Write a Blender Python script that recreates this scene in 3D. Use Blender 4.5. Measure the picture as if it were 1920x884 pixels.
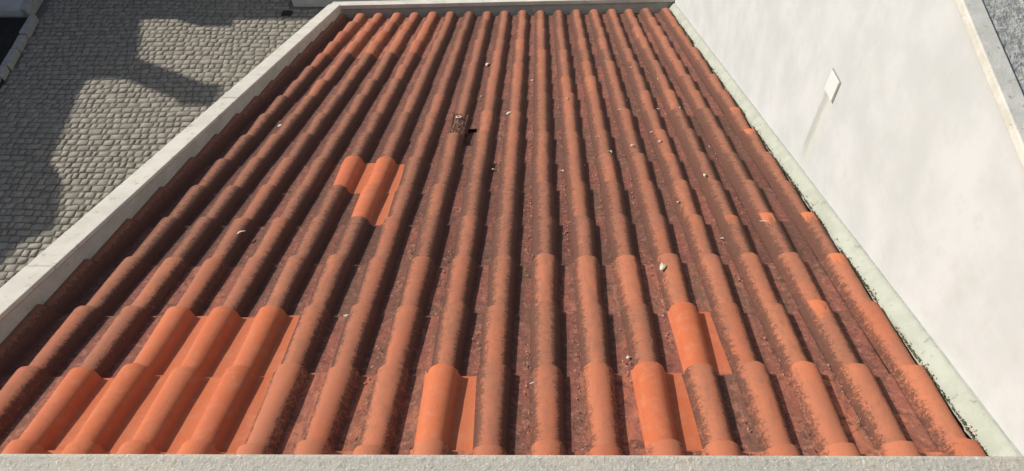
import bpy, bmesh, math, random
from mathutils import Vector, Matrix, noise
random.seed(7)
R = math.radians
for o in list(bpy.data.objects): bpy.data.objects.remove(o)
SC = bpy.context.scene
COL = SC.collection

# ------------------------------------------------------------------ camera
CAM_H = 7.0
cam_d = bpy.data.cameras.new('camera')
cam = bpy.data.objects.new('camera', cam_d); COL.objects.link(cam)
cam.location = (0, 0, CAM_H)
PITCH = R(50.7)
cam.rotation_euler = (math.pi/2 - PITCH, 0, 0)
cam_d.sensor_width = 36
cam_d.lens = 36*1300/1920
cam_d.shift_x = -48/1920
cam_d.clip_start = 0.02
cam_d.clip_end = 500
SC.camera = cam

# ------------------------------------------------------------------ light
SUN = Vector((-1.0, 0.5, 0.76)).normalized()
w = bpy.data.worlds.new('World'); SC.world = w; w.use_nodes = True
nt = w.node_tree
bg = nt.nodes['Background']
sky = nt.nodes.new('ShaderNodeTexSky'); sky.sky_type = 'NISHITA'; sky.sun_disc = False
sky.sun_elevation = math.asin(SUN.z)
sky.sun_rotation = math.atan2(SUN.x, SUN.y)
sky.air_density = 1.0; sky.dust_density = 1.6; sky.ozone_density = 1.0
nt.links.new(sky.outputs[0], bg.inputs[0]); bg.inputs[1].default_value = 0.10
sd = bpy.data.lights.new('sun', 'SUN'); sd.energy = 4.6; sd.angle = R(0.55); sd.color = (1.0, 0.94, 0.85)
so = bpy.data.objects.new('sun', sd); COL.objects.link(so)
so.rotation_euler = SUN.to_track_quat('Z', 'Y').to_euler(); so.location = (-8, 4, 14)
vs = SC.view_settings
vs.view_transform = 'Standard'; vs.look = 'None'; vs.exposure = 0.0; vs.gamma = 1.0; vs.use_curve_mapping = False

# ------------------------------------------------------------------ helpers
def tag(o, label=None, cat=None, group=None, kind=None):
    if label: o['label'] = label
    if cat: o['category'] = cat
    if group: o['group'] = group
    if kind: o['kind'] = kind
    return o

def empty(name, loc=(0, 0, 0)):
    o = bpy.data.objects.new(name, None); COL.objects.link(o); o.location = loc
    o.empty_display_size = 0.1
    return o

def meshobj(name, me, mat=None, parent=None):
    o = bpy.data.objects.new(name, me); COL.objects.link(o)
    if mat is not None:
        if not me.materials: me.materials.append(mat)
    if parent is not None: o.parent = parent
    return o

def pydata(name, v, f, smooth=False):
    me = bpy.data.meshes.new(name); me.from_pydata([tuple(p) for p in v], [], f); me.update()
    if smooth:
        for p in me.polygons: p.use_smooth = True
    return me

def bm_box(bm, x0, x1, y0, y1, z0, z1, bev=0.0, seg=1):
    vs_ = [bm.verts.new((x, y, z)) for x in (x0, x1) for y in (y0, y1) for z in (z0, z1)]
    q = lambda *i: bm.faces.new([vs_[k] for k in i])
    fs = [q(0, 1, 3, 2), q(4, 6, 7, 5), q(0, 4, 5, 1), q(2, 3, 7, 6), q(0, 2, 6, 4), q(1, 5, 7, 3)]
    if bev:
        es = list({e for f in fs for e in f.edges})
        bmesh.ops.bevel(bm, geom=es, offset=bev, segments=seg, profile=0.5, affect='EDGES')

def bm_mesh(name, bm):
    bmesh.ops.recalc_face_normals(bm, faces=bm.faces[:])
    me = bpy.data.meshes.new(name); bm.to_mesh(me); bm.free(); return me

def boxobj(name, x0, x1, y0, y1, z0, z1, mat, parent=None, bev=0.0, seg=1):
    bm = bmesh.new(); bm_box(bm, x0, x1, y0, y1, z0, z1, bev, seg)
    return meshobj(name, bm_mesh(name, bm), mat, parent)

def prism(name, pts, axis, a0, a1, mat, parent=None, bev=0.0):
    """pts: polygon in the two other axes; extruded along axis from a0 to a1"""
    def P(u, v, a):
        return {'x': (a, u, v), 'y': (u, a, v), 'z': (u, v, a)}[axis]
    bm = bmesh.new()
    A = [bm.verts.new(P(u, v, a0)) for u, v in pts]; B = [bm.verts.new(P(u, v, a1)) for u, v in pts]
    n = len(pts); bm.faces.new(A); bm.faces.new(B[::-1])
    for i in range(n): bm.faces.new((A[i], A[(i+1) % n], B[(i+1) % n], B[i]))
    if bev: bmesh.ops.bevel(bm, geom=bm.edges[:], offset=bev, segments=2, profile=0.5, affect='EDGES')
    return meshobj(name, bm_mesh(name, bm), mat, parent)

# ------------------------------------------------------------------ node helpers
class NB:
    def __init__(self, name, rough=0.85):
        self.m = bpy.data.materials.new(name); self.m.use_nodes = True
        self.t = self.m.node_tree; self.b = self.t.nodes['Principled BSDF']
        self.b.inputs['Roughness'].default_value = rough
        self.b.inputs['Specular IOR Level'].default_value = 0.25
    def n(self, typ, **kw):
        x = self.t.nodes.new(typ)
        for k, v in kw.items(): setattr(x, k, v)
        return x
    def link(self, a, b): self.t.links.new(a, b)
    def val(self, sock, v):
        if hasattr(v, 'is_output'): self.link(v, sock)
        else: sock.default_value = v
    def noise(self, vec, scale, detail=4, rough=0.6, dist=0.0, out=0):
        x = self.n('ShaderNodeTexNoise'); self.link(vec, x.inputs['Vector'])
        x.inputs['Scale'].default_value = scale; x.inputs['Detail'].default_value = detail
        x.inputs['Roughness'].default_value = rough; x.inputs['Distortion'].default_value = dist
        return x.outputs[out]
    def math(self, op, a, b=0.0, c=None, clamp=False):
        x = self.n('ShaderNodeMath', operation=op); x.use_clamp = clamp
        self.val(x.inputs[0], a); self.val(x.inputs[1], b)
        if c is not None: self.val(x.inputs[2], c)
        return x.outputs[0]
    def step(self, v, lo, hi):
        x = self.n('ShaderNodeMapRange', interpolation_type='SMOOTHSTEP')
        self.val(x.inputs[0], v); self.val(x.inputs[1], lo); self.val(x.inputs[2], hi)
        return x.outputs[0]
    def mix(self, f, a, b, blend='MIX'):
        x = self.n('ShaderNodeMix', data_type='RGBA', blend_type=blend)
        self.val(x.inputs[0], f)
        for s, v in ((x.inputs[6], a), (x.inputs[7], b)):
            if hasattr(v, 'is_output'): self.link(v, s)
            else: s.default_value = (*v, 1)
        return x.outputs[2]
    def mapping(self, vec, scale=(1, 1, 1), loc=(0, 0, 0)):
        x = self.n('ShaderNodeMapping'); self.link(vec, x.inputs[0])
        x.inputs['Scale'].default_value = scale; x.inputs['Location'].default_value = loc
        return x.outputs[0]
    def bump(self, h, strength=0.4, dist=0.01):
        x = self.n('ShaderNodeBump'); self.link(h, x.inputs['Height'])
        x.inputs['Strength'].default_value = strength; x.inputs['Distance'].default_value = dist
        self.link(x.outputs[0], self.b.inputs['Normal'])
    def color(self, c): self.link(c, self.b.inputs['Base Color'])
    def pos(self): return self.n('ShaderNodeNewGeometry').outputs['Position']
    def obj(self): return self.n('ShaderNodeTexCoord').outputs['Object']
    def sep(self, v):
        x = self.n('ShaderNodeSeparateXYZ'); self.link(v, x.inputs[0]); return x.outputs
    def attr(self, name, typ='GEOMETRY'):
        x = self.n('ShaderNodeAttribute', attribute_name=name, attribute_type=typ); return x.outputs['Fac']
    def objinfo(self): return self.n('ShaderNodeObjectInfo')

def tile_coords(nb):
    oi = nb.objinfo()
    add = nb.n('ShaderNodeVectorMath', operation='MULTIPLY_ADD')
    nb.link(oi.outputs['Random'], add.inputs[0]); add.inputs[1].default_value = (37.0, 53.0, 19.0)
    nb.link(nb.obj(), add.inputs[2])
    return add.outputs[0], oi

def mat_old_tile():
    nb = NB('weathered_terracotta', 0.9)
    v, oi = tile_coords(nb)
    col = nb.sep(oi.outputs['Color'])         # r dirt level, g fresh scrape, b tone
    dirt, chip, tone = col[0], col[1], col[2]
    pan = nb.attr('pan')                        # 1 in the flat channel, 0 on the barrel
    flank = nb.attr('flank')                    # 0 on the crown, 1 at the foot of the barrel
    u_end = nb.attr('along')                    # 0 upper end .. 1 lower end
    vs_ = nb.mapping(v, (1, 0.35, 1))           # streaks run down the roof
    n_f = nb.noise(v, 120, 6, 0.78)
    n_m = nb.noise(vs_, 26, 5, 0.68, 0.4)
    n_l = nb.noise(vs_, 7, 3, 0.6)
    n_s = nb.noise(v, 260, 3, 0.6)
    clay = nb.mix(tone, (0.42, 0.130, 0.066), (0.50, 0.178, 0.094))
    clay = nb.mix(nb.step(n_l, 0.35, 0.7), clay, (0.41, 0.150, 0.085))
    # grey-brown patina film on the clay
    film = nb.math('MULTIPLY', nb.step(nb.math('ADD', n_m, nb.math('MULTIPLY', dirt, 0.60)), 0.58, 1.06), 0.88)
    c = nb.mix(film, clay, (0.30, 0.130, 0.080))
    # pans: purple-brown growth
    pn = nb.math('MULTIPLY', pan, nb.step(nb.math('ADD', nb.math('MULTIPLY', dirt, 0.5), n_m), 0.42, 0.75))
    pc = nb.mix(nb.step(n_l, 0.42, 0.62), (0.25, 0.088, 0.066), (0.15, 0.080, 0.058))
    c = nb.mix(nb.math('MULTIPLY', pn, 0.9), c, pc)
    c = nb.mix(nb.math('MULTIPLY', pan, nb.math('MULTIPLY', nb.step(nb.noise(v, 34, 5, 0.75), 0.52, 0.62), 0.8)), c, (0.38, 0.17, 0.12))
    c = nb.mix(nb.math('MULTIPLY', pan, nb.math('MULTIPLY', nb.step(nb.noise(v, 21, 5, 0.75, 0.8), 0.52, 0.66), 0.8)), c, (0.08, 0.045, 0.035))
    # black speckled crust, thick on the flanks, thin on the crown
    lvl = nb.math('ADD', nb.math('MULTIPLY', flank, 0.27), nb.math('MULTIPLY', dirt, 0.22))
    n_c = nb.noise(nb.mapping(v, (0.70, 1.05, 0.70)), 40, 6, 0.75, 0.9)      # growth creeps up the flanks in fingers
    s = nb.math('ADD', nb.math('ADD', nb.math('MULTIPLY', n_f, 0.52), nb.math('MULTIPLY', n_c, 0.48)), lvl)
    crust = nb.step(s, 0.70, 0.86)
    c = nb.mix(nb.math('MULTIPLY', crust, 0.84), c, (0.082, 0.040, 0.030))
    mott = nb.noise(v, 48, 4, 0.75)
    c = nb.mix(nb.math('MULTIPLY', nb.math('MULTIPLY', nb.step(mott, 0.50, 0.66), nb.math('MULTIPLY', dirt, 0.9)), 0.62), c, (0.18, 0.078, 0.054))
    c = nb.mix(nb.math('MULTIPLY', nb.step(nb.noise(v, 150, 4, 0.7), 0.62, 0.70), 0.55), c, (0.12, 0.056, 0.040))
    # pale pinkish flaking specks
    fl = nb.math('MULTIPLY', nb.step(n_s, 0.66, 0.72), nb.step(n_m, 0.50, 0.62))
    c = nb.mix(nb.math('MULTIPLY', fl, 0.6), c, (0.50, 0.30, 0.22))
    # fresh scraped clay near the lower end of some tiles
    ch = nb.math('MULTIPLY', chip, nb.math('MULTIPLY', nb.step(nb.math('ADD', u_end, nb.math('MULTIPLY', nb.math('SUBTRACT', n_m, 0.5), 0.9)), 0.78, 0.94),
                 nb.math('SUBTRACT', 1.0, nb.step(nb.math('ADD', flank, nb.math('MULTIPLY', nb.math('SUBTRACT', n_m, 0.5), 0.8)), 0.42, 0.6))))
    ch = nb.math('MULTIPLY', ch, nb.math('SUBTRACT', 1.0, pan))
    c = nb.mix(ch, c, (0.56, 0.172, 0.08))
    nb.color(c)
    nb.bump(nb.math('ADD', nb.math('MULTIPLY', n_f, 0.7), n_s), 0.55, 0.004)
    return nb.m

def mat_new_tile():
    nb = NB('new_terracotta', 0.9)
    v, oi = tile_coords(nb)
    tone = nb.sep(oi.outputs['Color'])[2]
    n_l = nb.noise(nb.mapping(v, (1, 0.3, 1)), 9, 3, 0.5)
    n_f = nb.noise(v, 120, 4, 0.6)
    c = nb.mix(tone, (0.46, 0.120, 0.050), (0.54, 0.155, 0.066))
    c = nb.mix(nb.math('MULTIPLY', nb.step(n_l, 0.4, 0.7), 0.5), c, (0.45, 0.14, 0.075))
    n_d = nb.noise(v, 20, 5, 0.7, 0.5)
    c = nb.mix(nb.math('MULTIPLY', nb.step(n_d, 0.44, 0.70), 0.55), c, (0.50, 0.195, 0.108))
    c = nb.mix(nb.math('MULTIPLY', nb.step(nb.noise(v, 60, 5, 0.75), 0.54, 0.70), 0.55), c, (0.36, 0.125, 0.07))
    c = nb.mix(nb.math('MULTIPLY', nb.step(n_f, 0.62, 0.72), 0.45), c, (0.30, 0.10, 0.056))
    nb.color(c); nb.bump(nb.math('ADD', n_f, n_d), 0.3, 0.003)
    return nb.m

def mat_white_wall(plate=(2.982, 4.56)):
    nb = NB('white_render', 0.92)
    p = nb.pos(); xyz = nb.sep(p)
    Y, Z = xyz[1], xyz[2]
    n_l = nb.noise(p, 2.6, 5, 0.62); n_v = nb.noise(nb.mapping(p, (1, 6, 0.8)), 1.5, 4, 0.6)
    n_f = nb.noise(p, 180, 4, 0.6); n_m = nb.noise(p, 22, 5, 0.65)
    c = nb.mix(nb.step(n_l, 0.35, 0.65), (0.59, 0.605, 0.605), (0.515, 0.535, 0.53))
    c = nb.mix(nb.math('MULTIPLY', nb.step(n_v, 0.50, 0.72), 0.30), c, (0.53, 0.535, 0.515))
    c = nb.mix(nb.math('MULTIPLY', nb.step(nb.noise(p, 9, 6, 0.7), 0.50, 0.70), 0.45), c, (0.49, 0.495, 0.475))
    # run-off stain below the cover plate
    wob = nb.math('MULTIPLY', nb.math('SUBTRACT', n_m, 0.5), 0.05)
    dy = nb.math('ABSOLUTE', nb.math('ADD', nb.math('SUBTRACT', Y, plate[0]+0.022), wob))
    band = nb.math('SUBTRACT', 1.0, nb.step(dy, 0.016, 0.045))
    zz = nb.math('MULTIPLY', nb.step(Z, 4.0, 4.25), nb.math('SUBTRACT', 1.0, nb.step(Z, plate[1], plate[1]+0.012)))
    c = nb.mix(nb.math('MULTIPLY', nb.math('MULTIPLY', band, zz), 0.6), c, (0.34, 0.345, 0.31))
    dy2 = nb.math('ABSOLUTE', nb.math('ADD', nb.math('SUBTRACT', Y, plate[0]-0.03), wob))
    band2 = nb.math('MULTIPLY', nb.math('SUBTRACT', 1.0, nb.step(dy2, 0.02, 0.07)), zz)
    c = nb.mix(nb.math('MULTIPLY', band2, 0.35), c, (0.58, 0.58, 0.48))
    # grime strip under the coping: follows the coping line
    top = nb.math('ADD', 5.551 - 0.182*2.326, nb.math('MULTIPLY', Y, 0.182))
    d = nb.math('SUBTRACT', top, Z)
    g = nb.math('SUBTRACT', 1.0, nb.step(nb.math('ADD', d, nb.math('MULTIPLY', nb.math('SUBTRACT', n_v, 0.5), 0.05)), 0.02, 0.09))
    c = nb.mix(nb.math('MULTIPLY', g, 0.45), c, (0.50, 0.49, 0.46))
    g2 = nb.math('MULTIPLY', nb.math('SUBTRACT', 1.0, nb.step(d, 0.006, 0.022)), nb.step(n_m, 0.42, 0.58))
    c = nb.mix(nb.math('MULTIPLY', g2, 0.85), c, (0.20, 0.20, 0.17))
    nb.color(c); nb.bump(nb.math('ADD', n_f, nb.math('MULTIPLY', n_m, 0.8)), 0.18, 0.004)
    return nb.m

def mat_plain(name, c1, c2, scale=8, rough=0.85, bump=0.2, bscale=120, spots=None, bdist=0.004, spot_lo=0.62):
    nb = NB(name, rough)
    p = nb.pos()
    n = nb.noise(p, scale, 5, 0.65); nf = nb.noise(p, bscale, 4, 0.65)
    c = nb.mix(nb.step(n, 0.35, 0.65), c1, c2)
    if spots: c = nb.mix(nb.math('MULTIPLY', nb.step(nb.noise(p, scale*3.1, 5, 0.7), spot_lo, spot_lo+0.1), 0.8), c, spots)
    nb.color(c)
    if bump: nb.bump(nf, bump, bdist)
    return nb.m

def mat_granite():
    nb = NB('speckled_sill_stone', 0.75)
    p = nb.pos()
    a = nb.noise(p, 260, 3, 0.7, 0.6); b = nb.noise(p, 420, 2, 0.6, 0.8); l = nb.noise(p, 14, 4, 0.6); s = nb.noise(p, 150, 4, 0.7, 1.5)
    c = nb.mix(nb.step(l, 0.4, 0.62), (0.54, 0.485, 0.39), (0.48, 0.45, 0.38))
    c = nb.mix(nb.math('MULTIPLY', nb.step(a, 0.52, 0.66), 0.7), c, (0.33, 0.31, 0.265))
    c = nb.mix(nb.math('MULTIPLY', nb.step(b, 0.60, 0.68), 0.8), c, (0.72, 0.69, 0.61))
    c = nb.mix(nb.math('MULTIPLY', nb.step(s, 0.63, 0.70), 0.6), c, (0.20, 0.185, 0.16))
    nb.color(c); nb.bump(nb.math('ADD', a, s), 0.5, 0.0015)
    return nb.m

def mat_cobble():
    nb = NB('grey_limestone_setts', 0.88)
    oi = nb.objinfo(); p = nb.pos()
    r = nb.attr('tone')
    n1 = nb.noise(p, 1.1, 3, 0.5); n2 = nb.noise(p, 38, 5, 0.7); n3 = nb.noise(p, 130, 3, 0.6)
    cell = nb.noise(nb.mapping(p, (1, 1, 0)), 7.5, 1, 0.5)
    c = nb.mix(nb.step(cell, 0.35, 0.65), (0.255, 0.232, 0.190), (0.37, 0.332, 0.272))
    c = nb.mix(nb.math('MULTIPLY', nb.step(nb.noise(nb.mapping(p, (1, 1, 0), (9, 4, 0)), 9.5, 0, 0.5), 0.55, 0.65), 0.5), c, (0.33, 0.28, 0.235))
    c = nb.mix(nb.math('MULTIPLY', nb.step(n1, 0.42, 0.66), 0.28), c, (0.29, 0.285, 0.21))
    c = nb.mix(nb.math('MULTIPLY', nb.step(n2, 0.56, 0.74), 0.6), c, (0.19, 0.175, 0.15))
    nb.color(c); nb.bump(nb.math('ADD', n2, nb.math('MULTIPLY', n3, 0.5)), 0.5, 0.008)
    return nb.m

def mat_neighbour_roof():
    nb = NB('lichen_grey_screed', 0.95)
    p = nb.pos()
    n = nb.noise(p, 28, 5, 0.7, 0.3); m = nb.noise(p, 11, 4, 0.6); f = nb.noise(p, 60, 4, 0.6)
    c = nb.mix(nb.step(n, 0.4, 0.62), (0.30, 0.30, 0.28), (0.50, 0.50, 0.465))
    c = nb.mix(nb.math('MULTIPLY', nb.step(m, 0.54, 0.64), 0.7), c, (0.56, 0.60, 0.51))
    c = nb.mix(nb.step(f, 0.66, 0.72), c, (0.66, 0.68, 0.60))
    nb.color(c); nb.bump(nb.math('ADD', n, f), 0.9, 0.012)
    return nb.m

M_OLD = mat_old_tile(); M_NEW = mat_new_tile()
M_WALL = mat_white_wall()
M_PARA = mat_plain('white_parapet_paint', (0.63, 0.595, 0.525), (0.53, 0.51, 0.44), 5, 0.85, 0.35, 120, (0.33, 0.315, 0.26), spot_lo=0.58)
M_PARAIN = mat_plain('stained_parapet_render', (0.50, 0.485, 0.43), (0.42, 0.41, 0.35), 9, 0.9, 0.3, 140, (0.20, 0.185, 0.15), spot_lo=0.62)
M_COPE = mat_plain('mossy_coping', (0.66, 0.645, 0.585), (0.55, 0.545, 0.475), 14, 0.9, 0.4, 120, (0.24, 0.245, 0.20), spot_lo=0.585)
M_FILLET = mat_plain('pale_mortar', (0.41, 0.43, 0.37), (0.35, 0.37, 0.31), 8, 0.92, 0.4, 110, (0.22, 0.235, 0.175), spot_lo=0.58)
M_MOSS = mat_plain('dark_moss', (0.055, 0.060, 0.028), (0.11, 0.10, 0.06), 60, 0.95, 0.3, 200)
M_DECK = mat_plain('dark_roof_boarding', (0.16, 0.080, 0.058), (0.10, 0.052, 0.038), 10, 0.95, 0.0)
M_SILL = mat_granite()
M_COB = mat_cobble()
M_JOINT = mat_plain('sandy_joint_soil', (0.20, 0.185, 0.152), (0.145, 0.134, 0.11), 20, 0.95, 0.3, 100)
M_CONC = mat_plain('grey_concrete', (0.40, 0.38, 0.35), (0.34, 0.325, 0.30), 6, 0.9, 0.3, 90, (0.22, 0.21, 0.19))
M_PALECONC = mat_plain('pale_concrete', (0.60, 0.585, 0.55), (0.52, 0.51, 0.48), 5, 0.9, 0.3, 90, (0.34, 0.33, 0.30))
M_SOIL = mat_plain('dark_soil', (0.026, 0.021, 0.018), (0.04, 0.033, 0.027), 12, 0.95, 0.6, 60)  # near-black brown over the whole bed
M_LEAF = mat_plain('dark_leaves', (0.045, 0.058, 0.03), (0.07, 0.08, 0.045), 15, 0.7, 0.0)
M_STEM = mat_plain('shrub_bark', (0.09, 0.07, 0.05), (0.06, 0.045, 0.035), 30, 0.9, 0.2, 150)
M_KERB = mat_plain('worn_whitewashed_kerb', (0.42, 0.40, 0.37), (0.34, 0.325, 0.30), 9, 0.9, 0.4, 60, (0.26, 0.25, 0.22))
M_PALELEAF = mat_plain('pale_dry_leaf', (0.62, 0.62, 0.49), (0.42, 0.46, 0.33), 60, 0.7, 0.1, 200)
M_FLECK = mat_plain('pale_fleck', (0.62, 0.53, 0.46), (0.50, 0.40, 0.34), 60, 0.8, 0.0)
M_FLAKE = mat_plain('spalled_clay_flake', (0.50, 0.27, 0.20), (0.36, 0.17, 0.125), 40, 0.9, 0.0)
M_DARKMET = mat_plain('dark_iron', (0.03, 0.03, 0.03), (0.05, 0.045, 0.04), 30, 0.6, 0.1)
M_RUBBLE = mat_plain('brown_bedding_mortar', (0.20, 0.10, 0.07), (0.12, 0.062, 0.044), 45, 0.95, 0.8, 90, (0.32, 0.20, 0.15), 0.006)
M_PLATE = mat_plain('white_plate', (0.71, 0.70, 0.685), (0.69, 0.68, 0.665), 6, 0.6, 0.0)
M_RIMGREY = mat_plain('rim_and_crack_grey', (0.34, 0.34, 0.325), (0.26, 0.26, 0.245), 30, 0.8, 0.0)  # grey for the plate's painted shadow and dirt, and the fillet crack
M_NEIGH = mat_neighbour_roof()
M_HOUSE = mat_plain('house_render', (0.62, 0.58, 0.50), (0.56, 0.52, 0.45), 3, 0.9, 0.2)
M_ROOFRED = mat_plain('far_roof_clay', (0.36, 0.14, 0.08), (0.28, 0.11, 0.07), 6, 0.9, 0.2)
M_GLASS = mat_plain('window_glass', (0.03, 0.035, 0.04), (0.04, 0.045, 0.05), 2, 0.08, 0.0)
M_FRAME = mat_plain('white_window_frame', (0.78, 0.77, 0.74), (0.74, 0.73, 0.70), 4, 0.5, 0.0)

# ================================================================== SETTING
# --- yard paved with setts
yard = tag(boxobj('cobbled_yard', -60, 60, -50, 70, -0.3, 0.0, M_JOINT), kind='structure')

def make_sett(i):
    rnd = random.Random(100+i)
    j = lambda a: rnd.uniform(-a, a)
    cor = [(-.5+j(.09), -.5+j(.08)), (.5+j(.09), -.5+j(.08)), (.5+j(.09), .5+j(.08)), (-.5+j(.09), .5+j(.08))]
    ring = []
    for k in range(4):              # chamfered corners -> octagon
        a = Vector(cor[k]); p = Vector(cor[k-1]); q = Vector(cor[(k+1) % 4])
        c = 0.13+j(.05)
        ring += [a+(p-a)*c, a+(q-a)*c]
    v = []; f = []
    for s, z in ((1.0, -0.02), (0.985, 0.0), (0.91, 0.0048)):
        for p in ring: v.append((p.x*s, p.y*s, z+j(.0015)))
    v.append((j(.05), j(.05), 0.0055+j(.0012)))
    for r in range(2):
        for k in range(8):
            f.append((r*8+k, r*8+(k+1) % 8, r*8+8+(k+1) % 8, r*8+8+k))
    for k in range(8): f.append((16+k, 16+(k+1) % 8, 24))
    return v, f
SETT = [make_sett(i) for i in range(10)]
SETT_ME = []
for i, (v, f) in enumerate(SETT):
    me = pydata('sett', v, f, True); me.materials.append(M_COB); SETT_ME.append(me)

def cam_px(P):
    d = P - Vector((0, 0, CAM_H))
    z = d.y*math.cos(PITCH) - d.z*math.sin(PITCH); yd = -d.z*math.cos(PITCH) - d.y*math.sin(PITCH)
    return 1008+1300*d.x/z, 442+1300*yd/z, z
stones = []
y = 2.2
row = 0
while y < 13.0:
    d = random.uniform(.105, .128)
    x = -11.5 + random.uniform(0, .1)
    while x < -1.9:
        wd = random.choice((.085, .10, .105, .112, .118, .125, .14, .16, .19)) * random.uniform(.9, 1.1)
        cx, cy = x+wd/2, y+d/2 + 0.03*math.sin(x*1.3+row*.15) + .02*noise.noise(Vector((x*1.1, y*1.1, 0))) + random.uniform(-.007, .007)
        bed = cx < -8.72 - (10.6-cy)*(-0.13) and cy > 8.0
        if not (cx > -2.36 and cy < 8.3) and not bed and not (cx > -4.4 and cy > 10.9):
            stones.append((cx, cy, wd-.013-random.uniform(0, .008), d-.012-random.uniform(0, .007), random.randrange(10), random.uniform(-.07, .07), random.uniform(-.006, .004)))
        x += wd
    y += d; row += 1
def vis(st):
    px, py, z = cam_px(Vector((st[0], st[1], .02)))
    if px < 4 or py < 4 or px > 640: return None
    if px > 635-1.06*(py-5) - 12: return None
    return z
rank = sorted([(vis(s), i) for i, s in enumerate(stones) if vis(s) is not None])
chosen = {i for _, i in rank[:300]}
V = []; F = []
for i, (cx, cy, sw, sdp, k, rz, dz) in enumerate(stones):
    if i in chosen:
        o = bpy.data.objects.new('cobblestone', SETT_ME[k]); COL.objects.link(o); o.parent = yard
        o.location = (cx, cy, .004+dz); o.scale = (sw, sdp, 1); o.rotation_euler = (random.uniform(-.04, .04), random.uniform(-.04, .04), rz)
    else:
        b = len(V); cs, sn = math.cos(rz), math.sin(rz)
        tx, ty = random.uniform(-.05, .05), random.uniform(-.05, .05)
        for (vx, vy, vz) in SETT[k][0]:
            X, Yy = vx*sw, vy*sdp
            V.append((cx+X*cs-Yy*sn, cy+X*sn+Yy*cs, .004+dz+vz+X*tx+Yy*ty))
        F += [tuple(b+q for q in f) for f in SETT[k][1]]
rest = meshobj('cobblestone_paving', pydata('cobblestone_paving', V, F, True), M_COB, yard)
tag(rest, kind='stuff')

# ================================================================== THE OUTBUILDING AND ITS ROOF
SLOPE = R(20)
P0 = Vector((0, -0.616, CAM_H-1.691))
W = 0.20; G = 0.40; N0 = 2.67
building = tag(empty('outbuilding', (0, 4, 0)), 'low outbuilding whose clay tiled roof fills the middle of the picture', 'outbuilding')
def part(o): 
    o.parent = building; o.matrix_parent_inverse = Matrix.Translation((0, -4, 0)); return o
rx = -SLOPE
ROOFM = Matrix.Translation(P0) @ Matrix.Rotation(rx, 4, 'X')
def rp(x, s, n=0.0): return ROOFM @ Vector((x, s, n))

# dark boarding under the tiles
roof = boxobj('roof', -2.26, 1.58, 0.75, 8.15, -0.20, -0.092, M_DECK)
roof.parent = building; roof.location = P0 - Vector((0, 4, 0)); roof.rotation_euler = (rx, 0, 0)
roof['label'] = 'sloping roof of curved orange clay tiles'

RF, RN, THK, BASE = 0.060, 0.0490, 0.011, -0.058
LEN0, LEN1 = -0.055, G
def profile(R_, base, h):
    """list of (x, z, pan, flank) across one tile, left to right"""
    pts = [(-R_-.012, base+.008, .9, .9), (-R_-.002, base+.011, .7, .9)]
    for k in range(0, 13):
        a = math.pi*(1 - k/12*0.93) - 0.10
        x = R_*math.cos(a); z = base + .010 + (h-.010)*max(0, math.sin(a))**0.92
        fl = abs(math.cos(a))**1.4
        if x > 0: fl = min(1, fl*1.25)
        pts.append((x, z, 0, fl))
    pts += [(R_+.007, base+.001, .8, 1.0), (R_+.018, base-.001, 1, .75), (.105, base-.001, 1, .35), (.135, base, 1, .4), (.149, base+.003, 1, .7)]
    return pts

def tile_geo(seed, cut=None, pan_cut=False):
    rnd = random.Random(seed)
    nv = 6
    bend = rnd.uniform(-.0025, .0025); tw = rnd.uniform(-.0025, .0025); hh = rnd.uniform(-.0015, .0015)
    rows = []
    for j in range(nv):
        t = j/(nv-1); y = LEN0 + (LEN1-LEN0)*t
        R_ = RN + (RF-RN)*t**1.3; h = (.0500 + (.058-.0500)*t + hh)
        zo = -0.0175*(1-(y/G))
        if j == nv-1: y0 = y
        prof = profile(R_, BASE, h)
        row = []
        for i, (x, z, p, fl) in enumerate(prof):
            e = 0
            yy = y
            if j == nv-1: yy += rnd.uniform(-.0022, .0022) + .004*math.sin(i*.5+seed)*.5
            row.append((x + bend*math.sin(t*math.pi) + rnd.uniform(-.0006, .0006), yy, z + zo + tw*(x/.1)*t + rnd.uniform(-.0006, .0006), p, fl, t))
        rows.append(row)
    nu = len(rows[0])
    V, F, A, S = [], [], [], []
    def add(p): V.append(p[:3]); A.append(p[3:]); return len(V)-1
    top = [[add(p) for p in r] for r in rows]
    def off(j, i):
        p = rows[j][i]; a = rows[j][max(i-1, 0)]; b = rows[j][min(i+1, nu-1)]
        dx, dz = b[0]-a[0], b[2]-a[2]; L = math.hypot(dx, dz) or 1
        return (p[0]+dz/L*THK, p[1], p[2]-dx/L*THK, p[3], p[4], p[5])
    bot = [[add(off(j, i)) for i in range(nu)] for j in range(nv)]
    def removed(j, i):
        if cut and cut(j, i): return True
        return False
    kept = [[not removed(j, i) for i in range(nu-1)] for j in range(nv-1)]
    for j in range(nv-1):
        for i in range(nu-1):
            if not kept[j][i]: continue
            F.append((top[j][i], top[j][i+1], top[j+1][i+1], top[j+1][i])); S.append(True)
            F.append((bot[j][i], bot[j+1][i], bot[j+1][i+1], bot[j][i+1])); S.append(True)
    def rim(a, b):   # a, b: (j,i)
        q = [add(rows[a[0]][a[1]]), add(rows[b[0]][b[1]]), add(off(*b)), add(off(*a))]
        F.append(tuple(q)); S.append(False)
    for j in range(nv-1):
        for i in range(nu-1):
            if not kept[j][i]: continue
            if j == 0 or not kept[j-1][i]: rim((j, i+1), (j, i))
            if j == nv-2 or not kept[j+1][i]: rim((j+1, i), (j+1, i+1))
            if i == 0 or not kept[j][i-1]: rim((j, i), (j+1, i))
            if i == nu-2 or not kept[j][i+1]: rim((j+1, i+1), (j, i+1))
    return V, F, A, S

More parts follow.
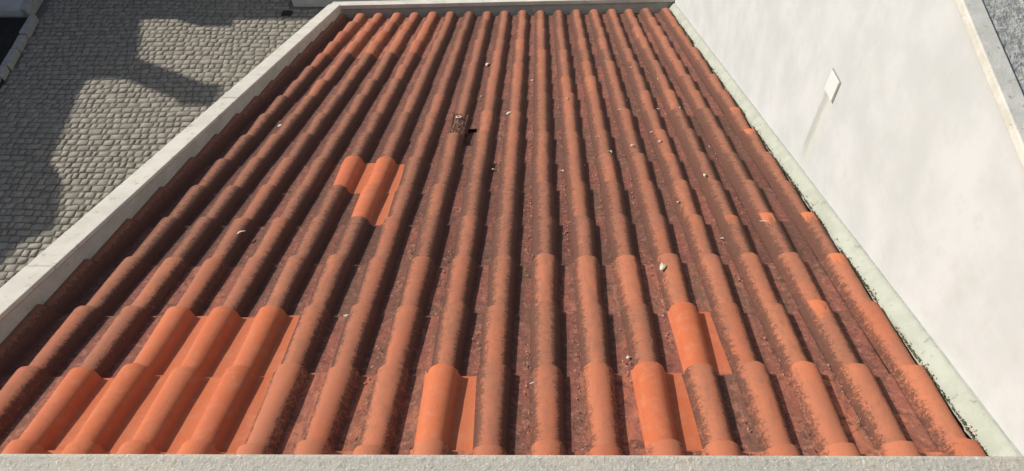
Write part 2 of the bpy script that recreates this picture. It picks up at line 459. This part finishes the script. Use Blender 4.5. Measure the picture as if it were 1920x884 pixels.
def tile_mesh(geo, name='roof_tile'):
    V, F, A, S = geo
    me = pydata(name, V, F)
    for p, s in zip(me.polygons, S): p.use_smooth = s
    for k, nm in enumerate(('pan', 'flank', 'along')):
        at = me.attributes.new(nm, 'FLOAT', 'POINT')
        at.data.foreach_set('value', [a[k] for a in A])
    me.materials.append(M_OLD)
    return me
GEO = [tile_geo(s) for s in range(9)]
TILE = [tile_mesh(g) for g in GEO]
# the broken tile: crown knocked out, corner of its pan gone
BROKEN = tile_mesh(tile_geo(50, cut=lambda j, i: (4 <= i <= 12 and j >= 1) or (i >= 15 and j <= 1) or (i >= 16 and j == 2)))
PANGONE = tile_mesh(tile_geo(51, cut=lambda j, i: (i >= 15 and j >= 4)))

def row_n(j, x):
    xn = max(-1.1, min(1.1, (x+0.26)/1.7))
    return 6.83 + j*(0.987 + 0.0195*xn)
COLS = [k+0.18 for k in range(-11, 8)]
NEW = {(-8, 2), (-7, 2), (-6, 2), (-9, 1), (-8, 1), (-7, 1), (-6, 1), (-9, 0), (-8, 0), (-7, 0), (-6, 0), (-2, 1), (3, 2), (2, 1), (-6, 6), (-5, 6), (-5, 5)}
CHIP = {(6, 4): 1, (6, 2): 1, (7, 3): 1, (7, 4): 1, (7, 7): .9, (7, 8): .7, (5, 4): .5, (4, 6): .4, (5, 1): .6}
V = []; F = []; A = []; S = []
tiles_n = 0
for j in range(16, -2, -1):
    for k in range(-11, 8):
        x = (k+0.18)*W + (0.020 if k == 7 else 0)
        x += random.uniform(-.003, .003)
        far = (row_n(j, x)-N0)*G + random.uniform(-.013, .013)
        near = (row_n(j-1, x)-N0)*G
        sy = (far-near)/G
        rz = random.uniform(-.012, .012); ry = random.uniform(-.016, .016); dz = random.uniform(-.0025, .0025)
        M = Matrix.Translation((x, far-G*sy, dz)) @ Matrix.Rotation(rz, 4, 'Z') @ Matrix.Rotation(ry, 4, 'Y') @ Matrix.Diagonal((1.07 if k == 6 else 1, sy, 1, 1))
        vi = random.randrange(9)
        if k == -11 or j == -1:
            g = GEO[vi]; b = len(V)
            V += [tuple(M @ Vector(p)) for p in g[0]]; F += [tuple(b+q for q in f) for f in g[1]]; A += g[2]; S += g[3]
            continue
        if j == 0 and k in (-10, ) : pass
        me = TILE[vi]; lab = None
        if (k, j) == (-3, 8): me = BROKEN; lab = 'broken clay tile with its crown knocked out, brown mortar showing'
        if (k, j) == (-3, 7): me = PANGONE; lab = 'clay tile with a corner of its flat channel missing'
        o = bpy.data.objects.new('roof_tile', me); COL.objects.link(o); o.parent = roof; o.matrix_local = M
        new = (k, j) in NEW
        o.material_slots[0].link = 'OBJECT'; o.material_slots[0].material = M_NEW if new else M_OLD
        if new: lab = 'new bright orange replacement tile among weathered ones'
        if lab: o['label'] = lab
        # dirt level: worst on the left and in the middle, cleaner by the sill, lower right and in the far left corner
        dl = (0.70 if j >= 4 else 0.62) + random.uniform(-.15, .15) + .28*noise.noise(Vector((k*.45, j*.28, 8.3)))
        if j <= 0: dl -= .55
        elif k >= 4 and j <= 1: dl -= .45
        elif k >= 4 and j <= 3: dl -= .20
        elif j <= 1: dl -= .30
        elif j <= 3: dl -= .12
        if k <= -6 and j >= 13: dl -= .5
        if k <= -5 and 3 <= j <= 9: dl += .12
        if k >= 5 and 4 <= j <= 8: dl += .12
        ch = CHIP.get((k, j), 0.0)
        o.color = (max(0, min(1, dl)), ch, random.random(), 1)
        tiles_n += 1
me = tile_mesh((V, F, A, S), 'roof_tile_edge')
o = meshobj('roof_tile_edge', me, None, roof); o.color = (.75, 0, .4, 1); tag(o, kind='stuff')
print('tiles', tiles_n)

# mortar bed inside the broken tile
bx = (-3+.18)*W; bs1 = (row_n(8, bx)-N0)*G; bs0 = (row_n(7, bx)-N0)*G
bm = bmesh.new()
NU, NV_ = 16, 30
grid = []
for a in range(NU+1):
    r = []
    for b in range(NV_+1):
        u = a/NU; v = b/NV_
        xx = bx - .056 + .112*u; ss = bs0+.0 + (bs1-bs0-.004)*v
        z = -0.020 - .022*abs(2*u-1)**2.2 - .004*(1 if (a in (6,)) else 0) - .012*(1-v) + .010*noise.noise(Vector((xx*70, ss*45, 1.5))) + .006*noise.noise(Vector((xx*200, ss*200, 4)))
        r.append(bm.verts.new((xx, ss, z)))
    grid.append(r)
for a in range(NU):
    for b in range(NV_): bm.faces.new((grid[a][b], grid[a+1][b], grid[a+1][b+1], grid[a][b+1]))
mb = meshobj('mortar_bed', bm_mesh('mortar_bed', bm), M_RUBBLE, roof)
def ring_mesh(r0, r1, n=14, m=6):
    V = []; F = []
    for a in range(n):
        for b in range(m):
            A_, B_ = 2*math.pi*a/n, 2*math.pi*b/m
            q = r0+r1*math.cos(B_); V.append((q*math.cos(A_), q*math.sin(A_), r1*.7*math.sin(B_)))
    for a in range(n):
        for b in range(m):
            F.append((a*m+b, ((a+1) % n)*m+b, ((a+1) % n)*m+(b+1) % m, a*m+(b+1) % m))
    return pydata('washer', V, F, True)

# --- parapets. left one runs with the slope, far one is level
LX0, LX1 = -2.31, -2.18     # outer, inner face
TOPN = 0.085
FARL, FARR = 7.90, 8.27      # s of the far inner face at the left and right ends
def sfar(x): return FARL + (FARR-FARL)*(x-LX1)/(1.56-LX1)
# left: render body (in the roof's frame), then coping stones
def hexa(name, c8, mat, bev=0.0, seg=2):
    bm = bmesh.new(); v = [bm.verts.new(p) for p in c8]
    for f in ((0, 1, 2, 3), (7, 6, 5, 4), (0, 4, 5, 1), (1, 5, 6, 2), (2, 6, 7, 3), (3, 7, 4, 0)): bm.faces.new([v[i] for i in f])
    if bev: bmesh.ops.bevel(bm, geom=bm.edges[:], offset=bev, segments=seg, profile=.5, affect='EDGES')
    return meshobj(name, bm_mesh(name, bm), mat)
def tocorner(xa, xb, s0, s1, n0, n1):
    return [rp(xa, s0, n0), rp(xb, s0, n0), rp(xb, s1, n0), rp(xa, s1, n0), rp(xa, s0, n1), rp(xb, s0, n1), rp(xb, s1, n1), rp(xa, s1, n1)]
part(hexa('parapet', tocorner(LX0+.006, LX1, 0.6, FARL+.05, -0.35, TOPN-.022), M_PARAIN))
edges_s = [0.60, 2.62, 4.86, 6.62, FARL-.0]
for a, b in zip(edges_s[:-1], edges_s[1:]):
    c = tocorner(LX0, LX1-.001, a+.0015, b-.0015, TOPN-.022, TOPN+random.uniform(-.0015, .0015))
    part(hexa('coping_stone', c, M_PARA, .004))
# far parapet (skewed slightly with the eaves)
def farblock(name, xa, xb, d0, d1, n0, n1, mat, bev=0.0):
    pts = []
    for n in (n0, n1):
        pts += [rp(xa, sfar(xa)+d0, n), rp(xb, sfar(xb)+d0, n), rp(xb, sfar(xb)+d1, n), rp(xa, sfar(xa)+d1, n)]
    return part(hexa(name, pts, mat, bev))
farblock('parapet', LX0+.006, 1.583, 0.025, .17, -0.9, .030, M_PARAIN)
fx = [LX0, -0.62, 0.55, 1.583]
for a, b in zip(fx[:-1], fx[1:]):
    farblock('coping_stone', a+.001, b-.001, -.004, .20, .030, .072+random.uniform(-.001, .001), M_PARA, .004)
# gutter: half-round metal trough behind the tile ends
bm = bmesh.new(); NS = 24; prev = None
for q in range(NS+1):
    x = LX1+.004 + (1.575-LX1-.004)*q/NS; ringv = []
    for k in range(7):
        a = math.pi + math.pi*k/6
        ringv.append(bm.verts.new(rp(x, sfar(x)-.05+.055*math.cos(a), -.085+.055*math.sin(a))))
    if prev:
        for k in range(6): bm.faces.new((prev[k], prev[k+1], ringv[k+1], ringv[k]))
    prev = ringv
part(meshobj('gutter', bm_mesh('gutter', bm), M_DECK))
# walls of the outbuilding
bY0 = 0.05; 
def zroof(y): return P0.z - (y-P0.y)*math.tan(SLOPE)
yl = rp(0, FARL+.1).y
prism('wall', [(bY0, 0.0), (yl, 0.0), (yl, zroof(yl)-.36), (bY0, zroof(bY0)-.36)], 'x', LX0+.012, LX0+.20, M_PARA)
part(bpy.data.objects['wall'])
fw = rp(0, 8.2).y
part(boxobj('wall', LX0+.21, 1.58, fw-.2, fw-.03, 0, zroof(fw)-.75, M_PARA))

# ================================================================== RIGHT: WHITE WALL
WX = 1.585
TOPK = 0.182
def ztop(y): return 5.551 + TOPK*(y-2.326)
bwall = tag(empty('boundary_wall', (WX, 4, 0)), 'tall white rendered wall rising along the right edge of the tiled roof', 'wall')
def wpart(o): o.parent = bwall; o.matrix_parent_inverse = Matrix.Translation((-WX, -4, 0)); return o
wpart(prism('wall_face', [(-.6, 0), (12, 0), (12, ztop(12)), (-.6, ztop(-.6))], 'x', WX, WX+.05, M_WALL))
ce = [-.6, 1.05, 3.4, 5.6, 8.3, 12]
for a, b in zip(ce[:-1], ce[1:]):
    wpart(prism('coping_slab', [(a+.0012, ztop(a)), (b-.0012, ztop(b)), (b-.0012, ztop(b)+.040), (a+.0012, ztop(a)+.040)], 'x', WX-.030, WX+.045, M_COPE, None, .005))
# square cover plate
pc = Vector((2.982, 4.628)); hw = .062; hh = .0635
ang = R(-6)
plate_pts = []
for dx, dz in ((-hw, -hh), (hw, -hh), (hw, hh), (-hw, hh)):
    plate_pts.append((pc.x+dx, pc.y+dz + dx*-.09))
rim_pts = [(pc.x+(p[0]-pc.x)*1.0 - .010, p[1]+(.007 if p[1] > pc.y else .002)) for p in plate_pts]
wpart(prism('cover_plate', plate_pts, 'x', WX-.007, WX-.0008, M_PLATE, None, .0015))
s2 = prism('plate_shadow_dirt', [(plate_pts[0][0]-.012, plate_pts[0][1]-.004), (plate_pts[1][0], plate_pts[1][1]+.03), (plate_pts[2][0]+.002, plate_pts[2][1]+.010), (plate_pts[3][0]-.012, plate_pts[3][1]+.010)], 'x', WX-.0035, WX-.0004, M_RIMGREY)  # grey rim: plate's near-side shadow put into colour, dirt along the top
wpart(s2)
# mortar fillet between last tiles and wall, ragged lower lip
bm = bmesh.new(); prev = None; NSEG = 420
for q in range(NSEG+1):
    s = .72 + (sfar(1.55)-.01-.72)*q/NSEG
    nz = noise.noise(Vector((s*9, 0, 3)))*.6 + noise.noise(Vector((s*31, 5, 3)))*.5 + noise.noise(Vector((s*90, 5, 9)))*.3
    lip = 1.521 + .009*nz
    ring = [(lip-.002, -.052), (lip, -.034+.006*nz), (lip+.012, -.022+.004*nz), (1.555, .004), (1.573, .020+.0025*noise.noise(Vector((s*14, 1, 1)))), (1.580, .019)]
    rv = [bm.verts.new(rp(a, s, b)) for a, b in ring]
    if prev:
        for k in range(len(ring)-1): bm.faces.new((prev[k], prev[k+1], rv[k+1], rv[k]))
    prev = rv
fo = meshobj('mortar_fillet', bm_mesh('mortar_fillet', bm), M_FILLET); wpart(fo)
for p in fo.data.polygons: p.use_smooth = True
# crack where the fillet has pulled off the wall
bm = bmesh.new(); prev = None
for q in range(200):
    s = .72 + (sfar(1.55)-.75)*q/199
    wd = .0024 + .0022*noise.noise(Vector((s*6, 2, 2))) + .002*noise.noise(Vector((s*40, 2, 2)))
    z0 = .0175
    rv = [bm.verts.new(rp(1.579, s, z0)), bm.verts.new(rp(WX-.0006, s, z0+.004+max(.0008, wd)))]
    if prev: bm.faces.new((prev[0], prev[1], rv[1], rv[0]))
    prev = rv
wpart(meshobj('crack_line', bm_mesh('crack_line', bm), M_RIMGREY))

def clump_mesh(name, items, mat, rnd):
    """tiny irregular octahedra: items = (point, size, squash)"""
    V = []; F = []
    for P, r, sq in items:
        b = len(V)
        for d in ((1, 0, 0), (0, 1, 0), (-1, 0, 0), (0, -1, 0), (0, 0, 1), (0, 0, -1)):
            k = r*rnd.uniform(.55, 1.3)
            V.append(P + Vector((d[0]*k, d[1]*k, d[2]*k*sq)))
        for i in range(4):
            F.append((b+i, b+(i+1) % 4, b+4)); F.append((b+(i+1) % 4, b+i, b+5))
    return meshobj(name, pydata(name, V, F), mat)
rnd = random.Random(3)
it = []
for q in range(4200):
    s = rnd.uniform(1.2, 8.1)
    if noise.noise(Vector((s*3.1, 7, 7))) + rnd.uniform(-.35, .35) < -.12: continue
    it.append((rp(1.5165+rnd.gauss(0, .0020)+.004*noise.noise(Vector((s*12, 3, 3))), s, -.034+rnd.uniform(-.006, .006)), rnd.uniform(.002, .0055), .8))
mo = clump_mesh('moss', it, M_MOSS, rnd); wpart(mo); tag(mo, kind='stuff')
it = []
for q in range(240):
    s = rnd.uniform(1.4, 8.1)
    it.append((rp(1.524+rnd.gauss(0, .005), s, -.028+rnd.uniform(-.004, .01)), rnd.uniform(.003, .007), .7))
mo = clump_mesh('mortar_crumbs', it, M_FLECK, rnd); wpart(mo); tag(mo, kind='stuff')

# neighbour's flat grey roof beyond the coping
nr = tag(prism('neighbour_roof', [(-.6, 0), (12, 0), (12, ztop(12)+.030), (-.6, ztop(-.6)+.030)], 'x', WX+.052, 6.5, M_NEIGH),
         'rough dark grey lichen-spotted roof beyond the white wall coping, top right corner', 'roof')

# ================================================================== BOTTOM: SILL
terr = tag(empty('terrace_wall', (0, .05, 0)), 'rendered wall under the speckled stone sill along the bottom edge', 'wall')
a = boxobj('wall_body', -2.45, WX-.005, -.16, .13, 0, CAM_H-.482, M_PARA); a.parent = terr; a.matrix_parent_inverse = Matrix.Translation((0, -.05, 0))
a = boxobj('stone_sill', -2.5, WX-.006, -.20, .1803, CAM_H-.480, CAM_H-.45, M_SILL, None, .003, 3); a.parent = terr; a.matrix_parent_inverse = Matrix.Translation((0, -.05, 0))
a.rotation_euler = (0, 0, R(-.15)); a['label'] = 'grey speckled stone sill'

# ================================================================== YARD EDGE, TOP LEFT
bed = tag(empty('planting_bed', (-9.5, 9.5, 0)), 'dark planting bed edged with worn pale kerb stones, top left corner', 'planting bed')
def bpart(o): o.parent = bed; o.matrix_parent_inverse = Matrix.Translation((9.5, -9.5, 0)); return o
def kline(y): return -8.70 + (10.55-y)*.135
sv = [(-13, 7.6), (kline(7.6)-.02, 7.6), (kline(10.6)-.02, 10.6), (-13, 10.6)]
bpart(prism('soil', sv, 'z', 0.001, .05, M_SOIL))
yk = 7.75
for L in (.34, .42, .38, .28, .46, .40, .55):
    xx0, xx1 = kline(yk), kline(yk+L)
    jx = random.uniform(-.035, .035); hz = .11+random.uniform(-.02, .03)
    pts = [(xx0-.13+jx, yk+.012), (xx0+jx, yk+.012), (xx1+jx, yk+L-.012), (xx1-.13+jx+random.uniform(0, .03), yk+L-.012)]
    bpart(prism('kerb_stone', pts, 'z', 0.0, hz, M_KERB, None, .014))
    yk += L
slab = tag(prism('concrete_slab', [(-13, 10.66), (-8.98, 10.66), (-9.14, 11.6), (-13, 13)], 'z', 0.0, .16, M_PALECONC, None, .01), 'pale concrete slab behind the planting bed, extreme top left corner', 'slab')
edge = tag(prism('kerb', [(-8.97, 10.64), (-8.84, 10.60), (-9.0, 11.9), (-9.14, 11.9)], 'z', 0.0, .20, M_KERB, None, .012), 'narrow pale kerb running away beside the concrete slab', 'kerb')
# shrub leaning over slab
shrub = tag(empty('shrub', (-9.75, 10.75, .05)), 'dark leafy shrub at the top left corner above the kerb', 'shrub')
rnd = random.Random(11)
V = []; F = []
for q in range(1500):
    d = Vector((rnd.gauss(0, 1), rnd.gauss(0, 1), rnd.gauss(0, 1))).normalized()*rnd.random()**.4
    P = Vector((-9.85, 10.55, .42)) + Vector((d.x*.62, d.y*.36, d.z*.36))
    n_ = Vector((rnd.gauss(0, 1), rnd.gauss(0, 1), rnd.gauss(.6, 1))).normalized()
    t1 = n_.orthogonal().normalized(); t2 = n_.cross(t1); L = rnd.uniform(.02, .042); w_ = L*.45
    b = len(V)
    V += [P-t1*L, P+t2*w_+n_*.004, P+t1*L, P-t2*w_+n_*.004]; F += [(b, b+1, b+2), (b, b+2, b+3)]
c = meshobj('crown', pydata('crown', V, F), M_LEAF, shrub); c.matrix_parent_inverse = Matrix.Translation((9.75, -10.75, -.05))
bm = bmesh.new()
for q in range(6):
    a = q*1.05; p0 = Vector((-9.85, 10.55, .04)); p1 = p0+Vector((.35*math.cos(a), .2*math.sin(a), .42))
    dv = (p1-p0); mt = Matrix.Translation((p0+p1)/2) @ dv.to_track_quat('Z', 'Y').to_matrix().to_4x4()
    bmesh.ops.create_cone(bm, cap_ends=True, segments=6, radius1=.016, radius2=.006, depth=dv.length, matrix=mt)
c = meshobj('trunk', bm_mesh('trunk', bm), M_STEM, shrub); c.matrix_parent_inverse = Matrix.Translation((9.75, -10.75, -.05))
# step and drain beyond the far corner
step = tag(prism('concrete_step', [(-4.36, 11.0), (-1.2, 11.0), (-1.2, 13), (-4.5, 13)], 'z', 0.0, .16, M_PALECONC, None, .012), 'grey concrete step just beyond the far left corner of the parapet', 'step')
dr = tag(empty('drain_grate', (-4.42, 10.78, .03)), 'small dark iron drain set in the cobbles near the concrete step', 'drain')
bm = bmesh.new(); bm_box(bm, -.09, .09, -.07, .07, -.02, .0, .002); 
p_ = meshobj('grate_frame', bm_mesh('grate_frame', bm), M_DARKMET, dr)
for q in range(5):
    bm = bmesh.new(); bm_box(bm, -.08+q*.034, -.064+q*.034, -.06, .06, .001, .008)
    meshobj('bar', bm_mesh('bar', bm), M_DARKMET, dr)

# ================================================================== UNSEEN HOUSES (added out of frame and shaped to cast the yard shade)
def house_windows(parent, inv, face, rects):
    for (u0, u1, z0, z1) in rects:
        if face[0] == 'x':
            X = face[1]; f = boxobj('window', X-.02, X+.03, u0, u1, z0, z1, M_FRAME); g = boxobj('pane', X+.031, X+.036, u0+.06, u1-.06, z0+.06, z1-.06, M_GLASS)
        else:
            Yv = face[1]; f = boxobj('window', u0, u1, Yv-.03, Yv+.02, z0, z1, M_FRAME); g = boxobj('pane', u0+.06, u1-.06, Yv-.036, Yv-.031, z0+.06, z1-.06, M_GLASS)
        f.parent = parent; f.matrix_parent_inverse = inv; g.parent = f
lh = tag(empty('shade_house', (-16, 8, 0)), 'unseen house added to shade the yard, uneven roof edge shaped to that shade, one chimney', 'house')
inv = Matrix.Translation((16, -8, 0))
prof_ = [(-6, 0), (14.4, 0), (14.4, 6.6), (13.6, 6.7), (12.9, 7.0), (12.2, 7.15), (12.05, 6.45), (11.6, 6.4), (10.7, 6.57), (10.1, 6.67), (9.9, 7.05), (9.2, 7.34), (8.75, 6.97), (8.3, 6.85), (6, 6.8), (-6, 6.8)]  # roof edge traced back along the sun from the shade boundary
KS = .76/1.1
prof_ = [(a, b*KS) for a, b in prof_]
q = prism('wall', prof_, 'x', -19, -13, M_HOUSE); q.parent = lh; q.matrix_parent_inverse = inv
q = prism('chimney', [(12.36, 4.2), (12.72, 4.2), (12.72, 8.7*KS), (12.36, 8.7*KS)], 'x', -13.42, -13.02, M_HOUSE); q.parent = lh; q.matrix_parent_inverse = inv
q = prism('chimney_cap', [(12.30, 8.702*KS), (12.78, 8.702*KS), (12.78, 8.80*KS), (12.30, 8.80*KS)], 'x', -13.48, -12.96, M_CONC); q.parent = lh; q.matrix_parent_inverse = inv
house_windows(lh, inv, ('x', -13), [(2, 3.1, 2.6, 3.9), (5.5, 6.6, 2.6, 3.9), (9, 10.1, 2.6, 3.9), (5.5, 6.6, .9, 2.3), (9, 10.1, .9, 2.3)])
fh = tag(empty('shade_house', (-7, 16, 0)), 'unseen long house with a clay roof, added to shade the far side of the yard', 'house')
inv = Matrix.Translation((7, -16, 0))
q = boxobj('wall', -12.5, -1.5, 13.5, 20, 0, 4.02, M_HOUSE); q.parent = fh; q.matrix_parent_inverse = inv
q = prism('roof', [(13.33, 4.03), (20.2, 4.03), (20.2, 4.15), (16.8, 5.2), (13.33, 4.15)], 'x', -12.7, -1.3, M_ROOFRED); q.parent = fh; q.matrix_parent_inverse = inv
q = boxobj('shade_block', -11.8, -11.2, 13.36, 14.2, 4.05, 4.50, M_HOUSE); q.parent = fh; q.matrix_parent_inverse = inv  # added block; its shadow makes the small notch in the yard shade
house_windows(fh, inv, ('y', 13.5), [(-11, -9.8, 2.4, 3.6), (-8, -6.8, 2.4, 3.6), (-5, -3.8, 2.4, 3.6), (-8, -6.8, .6, 1.8)])

# ================================================================== SMALL THINGS ON THE TILES
def tile_z(x, s):
    """height of the tile skin at roof coordinates, from the profile"""
    k = round(x/W - .18); dx = x - (k+.18)*W
    if dx > .135: dx = dx-W
    t = .6
    if abs(dx) < RF: return BASE + .010 + .046*math.sqrt(max(0, 1-(dx/RF)**2)) - .006
    return BASE - .004
def leaf(name, x, s, L, wd, ang, mat, curl=.5, seed=0, lift=.004):
    rnd = random.Random(seed); n = 9; V = []; F = []
    for i in range(n):
        t = i/(n-1); h = wd*math.sin(math.pi*(.06+.88*t)**.8)*(1 if t < .75 else 1)
        bendx = curl*L*.35*math.sin(t*math.pi)
        for k in (-1, 0, 1):
            V.append((bendx+k*h*.5, (t-.5)*L, lift + abs(k)*h*.16 + rnd.uniform(-.001, .001) + .004*math.sin(t*5)))
    m = len(V)
    V += [(a, b, c-.0015) for a, b, c in V]
    for i in range(n-1):
        for k in range(2):
            a = i*3+k
            F.append((a, a+1, a+4, a+3)); F.append((m+a, m+a+3, m+a+4, m+a+1))
    for i in range(n-1):
        F.append((i*3, i*3+3, m+i*3+3, m+i*3)); F.append((i*3+2, m+i*3+2, m+i*3+5, i*3+5))
    o = meshobj(name, pydata(name, V, F, True), mat)
    o.matrix_world = ROOFM @ Matrix.Translation((x, s, tile_z(x, s))) @ Matrix.Rotation(ang, 4, 'Z')
    return o
tag(leaf('dry_leaf', .592, 2.77, .078, .030, -.25, M_PALELEAF, .3, 1, .010), 'pale green drop-shaped dry leaf above the rightmost new orange tile', 'leaf')
tag(leaf('feather', -.022, 2.01, .062, .011, -.25, M_PALELEAF, 1.3, 2, .010), 'curved whitish feather near the sill between two middle tile barrels', 'feather')
tag(leaf('dropping', -.839, 2.44, .030, .026, .3, M_FLECK, 0, 3), 'round whitish bird dropping left of centre beside a weathered barrel', 'bird dropping')
tag(leaf('dropping', -1.831, 4.67, .060, .030, -.8, M_FLECK, .2, 4), 'whitish bird dropping on the second lit tile row from the left parapet', 'bird dropping')
tag(leaf('dry_leaf', -.205, 4.82, .085, .024, -.5, M_PALELEAF, .2, 5), 'long pale leaf to the right of the broken tile', 'leaf')
tag(leaf('dry_leaf', -.455, 6.15, .10, .030, -.1, M_FLECK, .2, 6), 'pale fleck high on the roof near the far parapet', 'leaf')
tag(leaf('dry_leaf', 1.002, 3.77, .048, .018, -.2, M_PALELEAF, .1, 7), 'small pale oval leaf on the right side of the roof, largest of the flecks there', 'leaf')
GR = [(.785, 3.446), (.809, 4.277), (.403, 4.35), (.789, 4.462), (.599, 4.873), (-.276, 3.942), (-1.53, 3.09), (.149, 3.918), (.37, 2.164), (.46, 4.1), (.62, 4.2), (.70, 5.2), (.9, 5.0), (1.05, 4.9), (.50, 5.5), (.22, 5.1), (.80, 5.9), (1.0, 5.6), (.60, 6.1), (.30, 4.0), (1.15, 4.3), (1.2, 3.2), (.96, 3.1), (-.45, 5.3), (-.05, 5.7)]
for i, (x, s) in enumerate(GR):
    tag(leaf('pale_fleck', x, s, random.uniform(.022, .05), random.uniform(.009, .017), random.uniform(-1.2, 1.2), M_FLECK, random.uniform(0, .8), 20+i),
        'tiny pale leaf fleck on the weathered tiles', 'leaf', 'tiny pale flecks scattered over the middle and right of the roof')
wz = Matrix.Translation((-.566, 4.72, -.012))
wo = meshobj('washer', ring_mesh(.017, .0065), M_FLECK); wo.matrix_world = ROOFM @ wz
tag(wo, 'small white ring lying on the brown mortar of the broken tile', 'ring')

# spalled clay flakes caught along the barrels
rnd = random.Random(5); V = []; F = []
for q in range(1500):
    k = rnd.choice((-3, -2, -1, -1, 0, 0, 0, 1, 1, 1, 2, 2, 3, 3, 4, 5, 6)); s = rnd.uniform(1.6, 6.6)
    if noise.noise(Vector((k*3.3, s*1.7, 2))) < -.15: continue
    x = (k+.18)*W - .068 + rnd.gauss(-.012, .012)
    jj = min(range(-1, 17), key=lambda q_: abs((row_n(q_, x)-N0)*G - s - .2))
    if (k-1, jj) in NEW or (k-1, jj) in ((-3, 7), (-3, 8)): continue
    P = Vector((x, s, BASE + .002)); a = rnd.uniform(-.5, .5); L = rnd.uniform(.003, .010); w_ = L*rnd.uniform(.2, .45)
    ux = Vector((math.sin(a), math.cos(a), rnd.uniform(-.2, .2))); vx = Vector((math.cos(a), -math.sin(a), rnd.uniform(-.1, .25)))
    b = len(V)
    q4 = [P-ux*L-vx*w_*.6, P+vx*w_, P+ux*L*.9+vx*.2*w_, P-vx*w_*.9+ux*.2*L]
    V += q4 + [p+Vector((0, 0, .0013)) for p in q4]
    F += [(b+4, b+5, b+6, b+7), (b, b+1, b+5, b+4), (b+1, b+2, b+6, b+5), (b+2, b+3, b+7, b+6), (b+3, b, b+4, b+7)]
fl = meshobj('clay_flakes', pydata('clay_flakes', V, F), M_FLAKE, roof); tag(fl, kind='stuff')
